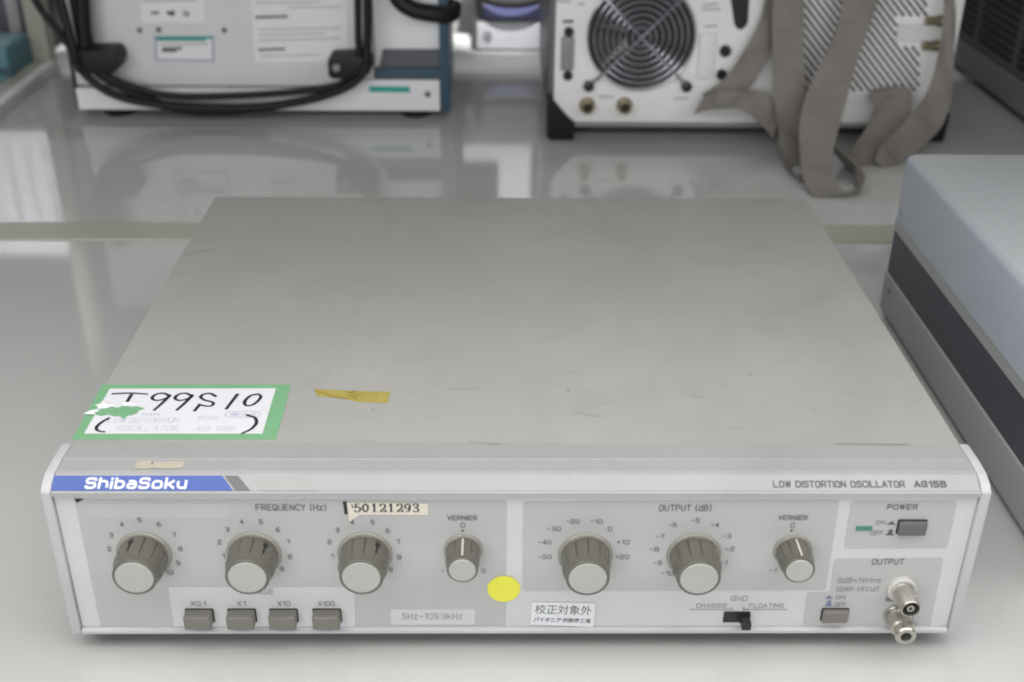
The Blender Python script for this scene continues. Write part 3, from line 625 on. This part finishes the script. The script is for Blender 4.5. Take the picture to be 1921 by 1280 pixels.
bm = BM(); box(bm, rl+.001, pr, YA+.007, YA+.0122, A(770, 142).z, zt-.003, .0005); obj('recess_panel', bm, M['i_strip'], ia)
bm = BM(); box(bm, A(706, 140).x, pr+.002, YA-.004, YA+.0068, A(770, 146).z, A(770, 128).z, .0008); lg = obj('ledge', bm, M['teal'], ia)
bm = BM(); prism(bm, [A(712, 127), A(838, 126), A(838, 93, YA+.004), A(718, 93, YA+.004)], (0, .002, 0)); obj('grip_pad', bm, M['slate'], lg)
bm = BM(); box(bm, pr+.0004, xr+.0015, YA-.005, YA+.02, zb, zt, .002); obj('edge_trim', bm, M['teal'], ia, smooth=True)
bm = BM(); box(bm, xl-.002, xl+.001, YA-.004, YA+.02, zb+.001, zt, .001); obj('edge_trim', bm, M['slate'], ia, smooth=True)
bm = BM(); tube(bm, spline([A(742, -30, YA-.01), A(748, -2, YA-.012), A(775, 18, YA-.014), A(815, 26, YA-.013), A(836, 28, YA-.009), A(848, 24, YA-.001), A(850, 10, YA+.008)], 8), .0095); obj('handle', bm, M['rubber'], ia, smooth=True)
def patch(name, pix, y, mt, parent, t=.0004):
    bm = BM(); prism(bm, [at(px, py, 1, y) for px, py in pix], (0, t, 0)); return obj(name, bm, mt, parent)
def lines(parent, name, segs, y, mt, w):
    bm = BM()
    for a, b in segs: stroke(bm, [at(*a, 1, y), at(*b, 1, y)], w, up)
    return obj(name, bm, mt, parent)
yl = YA-.0006
def label(name, pix, prints):
    p_ = patch(name, pix, yl, M['label'], ap); bm = BM(); mts = ['lbl_ink', 'lbl_soft', 'tealtape', 'stamp']
    for (a, b), w, mi in prints: stroke(bm, [at(*a, 1, yl-.0005-.0001*mi), at(*b, 1, yl-.0005-.0001*mi)], w, up, mi)
    obj('print', bm, [M[q_] for q_ in mts], p_)
label('rating_label', [(262, -12), (382, -12), (384, 43), (266, 43)], [(((268, 2), (370, 1)), .0016, 1), (((285, 25), (297, 24)), .003, 0), (((315, 24), (325, 27)), .004, 0), (((318, 26), (326, 22)), .003, 0), (((345, 21), (353, 30)), .003, 1), (((346, 30), (354, 24)), .003, 1)])
label('information_label', [(470, -20), (650, -20), (652, 115), (478, 117)], [(((480, 33), (538, 31)), .003, 0), (((486, 94), (533, 92)), .0028, 0)]+[(sg, .0013, 1) for sg in (((480, 6), (600, 4)), ((484, 56), (640, 53)), ((484, 66), (610, 63)), ((486, 76), (640, 72)), ((490, 105), (600, 103)), ((540, 14), (640, 13)))])
label('registration_label', [(289, 68), (400, 69), (401, 115), (291, 113)], [(((290, 71), (400, 71)), .003, 2), (((296, 75), (385, 75)), .0025, 2), (((292, 68), (293, 113)), .0025, 3), (((305, 92), (340, 91)), .003, 0), (((305, 96), (330, 96)), .0025, 0), (((292, 112), (400, 114)), .002, 3), (((399, 72), (400, 114)), .002, 3), (((300, 84), (390, 83)), .0016, 1)])
patch('teal_tape', [(692, 162), (768, 163), (770, 174), (693, 173)], YA-.0066, M['tealtape'], st)
for px, py in ((262, 57), (298, 56), (421, 57), (432, 168)):
    q = A(px, py); bm = BM(); lathe(bm, [(.003, 0), (.003, .001)], 14, (q.x, YA, q.z)); obj('screw', bm, M['dk_grey'], ap)
q = A(803, 174); bm = BM(); lathe(bm, [(.0035, 0), (.0035, .001)], 16, (q.x, YA-.006, q.z)); obj('screw', bm, M['dk_grey'], st)
def post_(pix, yd):
    bm = BM(); prism(bm, [(x, YA-yd, z) for x, z in rounded([(A(px, py, YA-yd).x, A(px, py, YA-yd).z) for px, py in pix], .006)], (0, yd, 0), bev=.0015)
    return obj('cord_post', bm, M['rubber'], ia, smooth=True)
post_([(140, 95), (215, 95), (224, 118), (215, 140), (140, 138)], .035)
post_([(614, 108), (672, 106), (696, 112), (696, 140), (640, 150), (616, 148)], .035)
q = A(631, 127, YA-.035); bm = BM(); lathe(bm, [(.004, 0), (.004, .002)], 16, (q.x, YA-.035, q.z)); obj('screw', bm, M['mid_grey'], ia)
bm = BM()
def cab(pts, r=.0039, dy=.024): tube(bm, [Vector(p) for p in spline([at(px, py, 1, YA-dy-(d or 0)) for px, py, d in pts], 7)], r)
cab([(62, -22, 0), (66, 0, 0), (84, 28, 0), (112, 62, 0), (138, 98, 0), (170, 128, .004), (240, 160, .004), (320, 180, .002), (440, 180, 0), (560, 172, 0), (640, 158, 0), (672, 130, .004), (672, 60, .004), (671, -25, .004)])
cab([(100, -25, .004), (113, 0, .004), (124, 40, .008), (140, 100, .012), (160, 140, .008), (215, 178, .008), (310, 198, .008), (440, 203, .008), (540, 195, .008), (630, 172, .010), (680, 138, .010), (689, 80, .008), (689, -25, .008)], .0047)
cab([(135, -20, 0), (140, 20, 0), (150, 70, 0), (160, 115, 0), (200, 150, -.004), (260, 178, -.004), (340, 206, -.004), (420, 210, -.004), (500, 202, -.006)], .0042)
cab([(152, -20, 0), (156, 40, 0), (160, 85, 0)], .008)
obj('power_cord', bm, M['rubber'], ia, smooth=True)
for px, yy in ((221, YA+.005), (780, YA+.005), (221, YA+.14), (780, YA+.14)):
    x = at(px, 212, 1, YA+.005).x; bm = BM(); lathe(bm, [(.017, 0), (.019, .0095)], 24, (x, yy+.012, 0.0002), (0, 0, 1)); obj('foot', bm, M['rubber'], ia, smooth=True)

# ------------------------------------------------------------------ analyser with fan and straps at the rear right
YB = .775
ib = empty('fan_cooled_instrument', (.26, .87, 0)); tag(ib, 'cream backed instrument with a round fan grille and taupe webbing straps hanging over it', 'instrument')
def B(px, py, y=YB): return at(px, py, 1, y)
xl, xr = B(1040, 150).x, B(1772, 200).x; zb = .0145; zt = .245
bm = BM(); box(bm, xl-.006, xr+.004, YB+.006, YB+.30, zb-.002, zt, .004); obj('body', bm, M['a_side'], ib, smooth=True)
chz = B(1040, 195).z; chx = B(1078, 232).x; lz = B(1200, 229).z
bm = BM(); prism(bm, [(xl, YB, zt-.003), (xr, YB, zt-.003), (xr, YB, lz), (chx, YB, lz), (xl, YB, chz)], (0, .006, 0)); fp = obj('back_panel', bm, M['a_white'], ib)
bm = BM(); box(bm, chx, xr, YB-.004, YB+.0065, zb, lz-.0003, .0012); obj('bottom_rail', bm, M['mid_grey'], ib)
q = B(1032, 200); bm = BM(); prism(bm, [(xl-.007, YB-.006, chz+.012), (xl+.0005, YB-.006, chz+.004), (chx-.001, YB-.006, lz-.002), (chx-.001, YB-.006, 0.0002), (xl-.003, YB-.006, .0002), (xl-.007, YB-.006, .004)], (0, .012, 0), bev=.0015); obj('corner_foot', bm, M['rubber'], ib, smooth=True)
bm = BM(); prism(bm, [(xr+.006, YB-.006, .03), (xr-.014, YB-.006, .016), (xr-.014, YB-.006, .0002), (xr+.004, YB-.006, .0002)], (0, .012, 0), bev=.0015); obj('corner_foot', bm, M['rubber'], ib, smooth=True)
bm = BM(); box(bm, xl+.01, xr-.01, YB+.27, YB+.29, .0002, zb-.002, .002); obj('rear_foot', bm, M['rubber'], ib)
# fan
fc = B(1202, 66); fr = abs(B(1302, 66).x-fc.x)
bm = BM(); lathe(bm, [(fr*1.0, -.0008), (fr*1.0, .0005), (fr*.2, .0008)], 64, (fc.x, YB-.0004, fc.z)); fan = obj('fan', bm, M['vent'], ib)
bm = BM()
for k in range(7):
    a0 = k*2*math.pi/7; pts = []
    for (r, da, yy) in ((.28, -.32, .0012), (.95, -.42, .0012), (.95, .22, .004), (.28, .30, .004)):
        pts.append((fc.x+fr*r*math.cos(a0+da), YB-yy, fc.z+fr*r*math.sin(a0+da)))
    flat(bm, pts)
lathe(bm, [(fr*.3, .001), (fr*.28, .0045)], 32, (fc.x, YB, fc.z)); obj('fan_blades', bm, M['blade'], fan)
bm = BM()
for k in range(8):
    r = fr*(.17+.83*k/7); tube(bm, [Vector((fc.x+r*math.cos(a*math.pi/24), YB-.007, fc.z+r*math.sin(a*math.pi/24))) for a in range(49)], .00115, 6)
for a in (45.5, 134.5):
    d = Vector((math.cos(math.radians(a)), 0, math.sin(math.radians(a)))); c0 = Vector((fc.x, YB-.0085, fc.z))
    tube(bm, [c0-d*fr*1.35+Vector((0, .007, 0)), c0-d*fr*1.05, c0, c0+d*fr*1.05, c0+d*fr*1.35+Vector((0, .007, 0))], .0019, 8)
obj('finger_guard', bm, M['chrome'], fan, smooth=True)
for px, py in ((1104, 160), (1287, 161), (1104, -29), (1290, -28)):
    q = B(px, py); bm = BM(); lathe(bm, [(.0055, 0), (.0055, .006), (.004, .007)], 20, (q.x, YB, q.z)); obj('fan_screw', bm, M['black'], ib, smooth=True)
for px in (1101, 1171):
    q = B(px, 197); bm = BM(); lathe(bm, [(.0085, 0), (.0085, .003), (.0062, .0032), (.0062, .013), (.005, .013), (.0048, .006)], 28, (q.x, YB, q.z)); bo = obj('coaxial_connector', bm, M['brass'], ib, smooth=True)
    bm = BM(); lathe(bm, [(.0046, .0062), (.0046, .0064)], 20, (q.x, YB, q.z)); obj('bore', bm, M['hole'], bo)
def dsub(px, y0, y1, mt):
    a, b = B(px-11, y0), B(px+11, y1); bm = BM(); box(bm, a.x, b.x, YB-.005, YB+.001, b.z, a.z, .0015); return obj('data_port', bm, mt, ib, smooth=True)
dsub(1064, 68, 131, M['mid_grey']); dsub(1324, 62, 145, M['i_strip'])
for px, py, r in ((1067, 59, .005), (1065, 141, .005), (1360, 95, .006), (1353, 139, .0055)):
    q = B(px, py); bm = BM(); lathe(bm, [(r, 0), (r, .004)], 18, (q.x, YB, q.z)); obj('jack_screw', bm, M['black'], ib)
patch('slot_mark', [(1056, 38), (1076, 38), (1076, 43), (1056, 43)], YB-.0004, M['vent'], ib)
bm = BM(); prism(bm, [(x, YB-.0006, z) for x, z in rounded([(B(*p_).x, B(*p_).z) for p_ in ((1367, -25), (1407, -25), (1403, 45), (1390, 58), (1378, 50))], .004)], (0, .0006, 0)); obj('hand_slot', bm, M['vent'], ib)
lines(ib, 'print', [((1320, 10), (1345, 8)), ((1318, 18), (1350, 17)), ((1322, 50), (1345, 49)), ((1125, 182), (1150, 182)), ((1265, 185), (1290, 185)), ((1085, 8), (1096, 8)), ((1045, 3), (1070, 3))], YB-.0004, M['lbl_soft'], .002)
# perforations: dark slots set in the panel
bm = BM()
for i in range(-2, 22):
    for j in range(0, 20):
        px = 1508+i*14.2+(j % 2)*7.1; py = -12+j*9.4
        if px < 1503 or px > 1738 or py > 172: continue
        if px > 1683 and 32 < py < 84: continue
        if px > 1722 and py > 84: continue
        if py > 40 and px > 1738-(0): continue
        c0 = B(px, py); w = .0024; h = .0030; s = .0012
        flat(bm, [(c0.x-w-s*.5, YB-.0004, c0.z+h*.7), (c0.x-w*.1-s, YB-.0004, c0.z+h), (c0.x+w, YB-.0004, c0.z-h*.2), (c0.x+w+s*.6, YB-.0004, c0.z-h*.8), (c0.x+w*.2+s*.4, YB-.0004, c0.z-h), (c0.x-w, YB-.0004, c0.z+h*.1)])
obj('perforated_vent', bm, M['vent'], fp)
a, b = B(1684, 44), B(1762, 76); bm = BM(); box(bm, a.x, b.x, YB-.004, YB, b.z, a.z, .001); obj('bracket_plate', bm, M['white_trim'], ib)
for px, py in ((1748, 37), (1742, 83)):
    q = B(px, py); bm = BM(); lathe(bm, [(.006, 0), (.006, .004), (.0045, .004), (.0045, .016)], 20, (q.x+.008, YB-.006, q.z), (-1, 0, 0)); obj('small_connector', bm, M['brass'], ib, smooth=True)

def strap(rows, th=.0014, n=8):                  # rows: left pixel, right pixel, depth
    Lp = spline([at(a, b, 1, y) for a, b, c, d, y in rows], n); Rp = spline([at(c, d, 1, y+(e_ if False else 0)) for a, b, c, d, y in rows], n)
    bm = BM(); k = 6; V = []
    for i_, (p, q) in enumerate(zip(Lp, Rp)):
        tg = Lp[min(i_+1, len(Lp)-1)]-Lp[max(i_-1, 0)]; nn = (q-p).cross(tg).normalized(); bow = .0032*math.sin(i_*.45)+.0004*math.sin(i_*1.3+1)
        V.append([p+(q-p)*(j/k)+nn*bow*math.sin(math.pi*j/k) for j in range(k+1)])
    G = [[bm.verts.new(v) for v in r_] for r_ in V]
    for i in range(len(G)-1):
        for j in range(k): bm.faces.new((G[i][j], G[i+1][j], G[i+1][j+1], G[i][j+1]))
    bmesh.ops.recalc_face_normals(bm, faces=bm.faces[:])
    bmesh.ops.solidify(bm, geom=bm.faces[:], thickness=th)
    return obj('carry_strap', bm, M['web'], ib, smooth=True)
strap([(1452, -40, 1506, -40, .755), (1450, 0, 1507, 0, .75), (1448, 90, 1508, 80, .742), (1450, 170, 1510, 160, .735), (1458, 230, 1510, 240, .722), (1464, 285, 1512, 300, .705), (1478, 322, 1520, 335, .67), (1500, 340, 1560, 350, .645)])
strap([(1590, -40, 1652, -40, .745), (1582, 0, 1645, 0, .74), (1566, 60, 1627, 60, .73), (1534, 130, 1600, 135, .715), (1508, 190, 1588, 190, .70), (1499, 250, 1570, 250, .675), (1502, 310, 1560, 310, .645), (1512, 350, 1566, 340, .62), (1526, 374, 1590, 366, .604)], th=.002)
strap([(1526, 374, 1590, 366, .6035), (1574, 382, 1616, 352, .610), (1604, 372, 1622, 326, .628), (1612, 348, 1590, 292, .655), (1600, 318, 1560, 268, .69)])
strap([(1440, -30, 1480, -20, .765), (1425, 40, 1452, 70, .762), (1390, 105, 1440, 110, .758), (1356, 150, 1400, 170, .755), (1316, 178, 1350, 205, .752)])
strap([(1300, 215, 1322, 180, .75), (1340, 205, 1352, 172, .745), (1385, 205, 1400, 170, .742), (1420, 225, 1440, 175, .74), (1450, 260, 1470, 200, .735)])
strap([(1772, -40, 1793, -40, .75), (1770, 20, 1791, 20, .745), (1764, 80, 1790, 100, .738), (1748, 150, 1786, 165, .73), (1725, 195, 1770, 230, .72), (1690, 235, 1735, 270, .71), (1655, 270, 1695, 305, .70), (1640, 300, 1660, 322, .69)])
strap([(1628, 180, 1640, 165, .755), (1640, 205, 1704, 165, .75), (1625, 240, 1705, 215, .735), (1590, 290, 1660, 290, .71), (1575, 300, 1645, 318, .69)])

# ------------------------------------------------------------------ dark vented case at the far right
fd = empty('vented_case', (.75, .9, 0)); tag(fd, 'dark grey vented case on the rear table, far right behind the straps', 'instrument')
XD = .585
bm = BM(); box(bm, XD, .98, .62, 1.42, .006, .26, .002); obj('body', bm, M['dk_grey'], fd)
bm = BM(); box(bm, XD-.004, XD-.0002, .622, 1.418, .008, .040, .001); obj('side_rail', bm, M['mid_grey'], fd)
bm = BM()
for r in range(22):
    z = .050+r*.0092
    for k in range(56):
        y = .64+k*.0138+(r % 2)*.0
        if k % 9 == 0: continue
        box(bm, XD-.0012, XD-.0003, y, y+.0105, z, z+.0055)
obj('side_vent', bm, M['vent'], fd)
for y in (.66, 1.38):
    bm = BM(); lathe(bm, [(.011, 0), (.011, .0058)], 20, (XD+.03, y, .0002), (0, 0, 1)); obj('foot', bm, M['rubber'], fd)
    bm = BM(); lathe(bm, [(.011, 0), (.011, .0058)], 20, (.94, y, .0002), (0, 0, 1)); obj('foot', bm, M['rubber'], fd)

# ------------------------------------------------------------------ stacked things on the far table
YF = 1.14
f1 = empty('low_white_instrument', (0, 1.3, 0)); tag(f1, 'low white instrument on the far table, seen in the gap between the two upright instruments', 'instrument')
xa, xb = at(890, 60, 1, YF).x, at(1012, 60, 1, YF).x
bm = BM(); box(bm, xa-.004, xb+.12, YF+.003, YF+.3, .0002, .042, .002); obj('body', bm, M['dk_grey'], f1)
bm = BM(); box(bm, xa+.003, xb+.118, YF, YF+.0028, .003, .039, .001); obj('front_panel', bm, M['far_white'], f1)
q = at(915, 65, 1, YF); bm = BM(); lathe(bm, [(.006, 0), (.006, .003)], 20, (q.x, YF, .022)); obj('badge', bm, M['lbl_soft'], f1)
f2 = empty('blue_front_instrument', (0, 1.3, .0425)); tag(f2, 'blue fronted instrument with a black handle, stacked on the low white instrument', 'instrument')
bm = BM(); box(bm, xa-.002, xb+.116, YF+.006, YF+.29, .0425, .135, .002); obj('body', bm, M['dk_grey'], f2)
bm = BM(); box(bm, xa+.012, xb+.114, YF+.0005, YF+.0058, .0430, .060, .001); obj('front_strip', bm, M['far_blue'], f2)
bm = BM(); tube(bm, spline([Vector((xa+.005, YF-.004, .10)), Vector((xa+.012, YF-.012, .074)), Vector((xa+.045, YF-.016, .066)), Vector((xa+.085, YF-.012, .072)), Vector((xa+.095, YF-.004, .10))], 8), .005); obj('handle', bm, M['rubber'], f2, smooth=True)
bx = empty('white_carton', (0, 1.3, .1355)); tag(bx, 'flat white carton on top of the blue fronted instrument, mirrored in the rear table', 'carton')
bm = BM(); box(bm, -.058, .039, YF+.008, YF+.2, .1355, .158, .001); obj('box', bm, M['far_white'], bx)
tb = empty('tall_white_box', (.014, 1.3, .1585)); tag(tb, 'tall narrow white box standing on the flat white carton, mirrored beside the oscillator', 'box')
bm = BM(); box(bm, -.0085, .038, YF+.010, YF+.12, .1585, .30, .001); obj('box', bm, M['far_white'], tb)
k1 = empty('dark_case', (-.70, 1.25, 0)); tag(k1, 'dark case on the far table behind the left rail', 'case')
bm = BM(); box(bm, -.82, at(82, 80, 1, 1.115).x, 1.115, 1.3, .0002, .1085, .006); obj('body', bm, M['case_black'], k1, smooth=True)
bm = BM(); 
for k in range(6): box(bm, -.80+k*.03, -.785+k*.03, 1.1135, 1.1148, .02, .09)
obj('ribbing', bm, M['dk_grey'], k1)
k2 = empty('printed_carton', (-.7, 1.25, .109)); tag(k2, 'white carton printed with columns of text, on the dark case, mirrored in the tables', 'carton')
bm = BM(); box(bm, -.82, -.627, 1.15, 1.28, .109, .307, .001); obj('box', bm, M['far_white'], k2)
bm = BM()
for k in range(7):
    x = -.81+k*.026; y0 = .14+.01*random.random()
    for r in range(24):
        if random.random() < .75: box(bm, x, x+random.uniform(.006, .012), 1.1492, 1.1497, y0+r*.0056, y0+r*.0056+.003)
obj('print', bm, M['lbl_soft'], k2)
tcs = empty('teal_case', (-.66, .98, 0)); tag(tcs, 'teal rounded case cut off by the left edge of the picture', 'case')
bm = BM(); box(bm, -.75, at(26, 95, 1, .99).x, .97, 1.05, .0002, .045, .008, 4); obj('body', bm, M['teal_case'], tcs, smooth=True)
bm = BM(); box(bm, -.752, at(20, 95, 1, .968).x, .965, .9695, .012, .020, .001); obj('latch_band', bm, M['teal'], tcs)
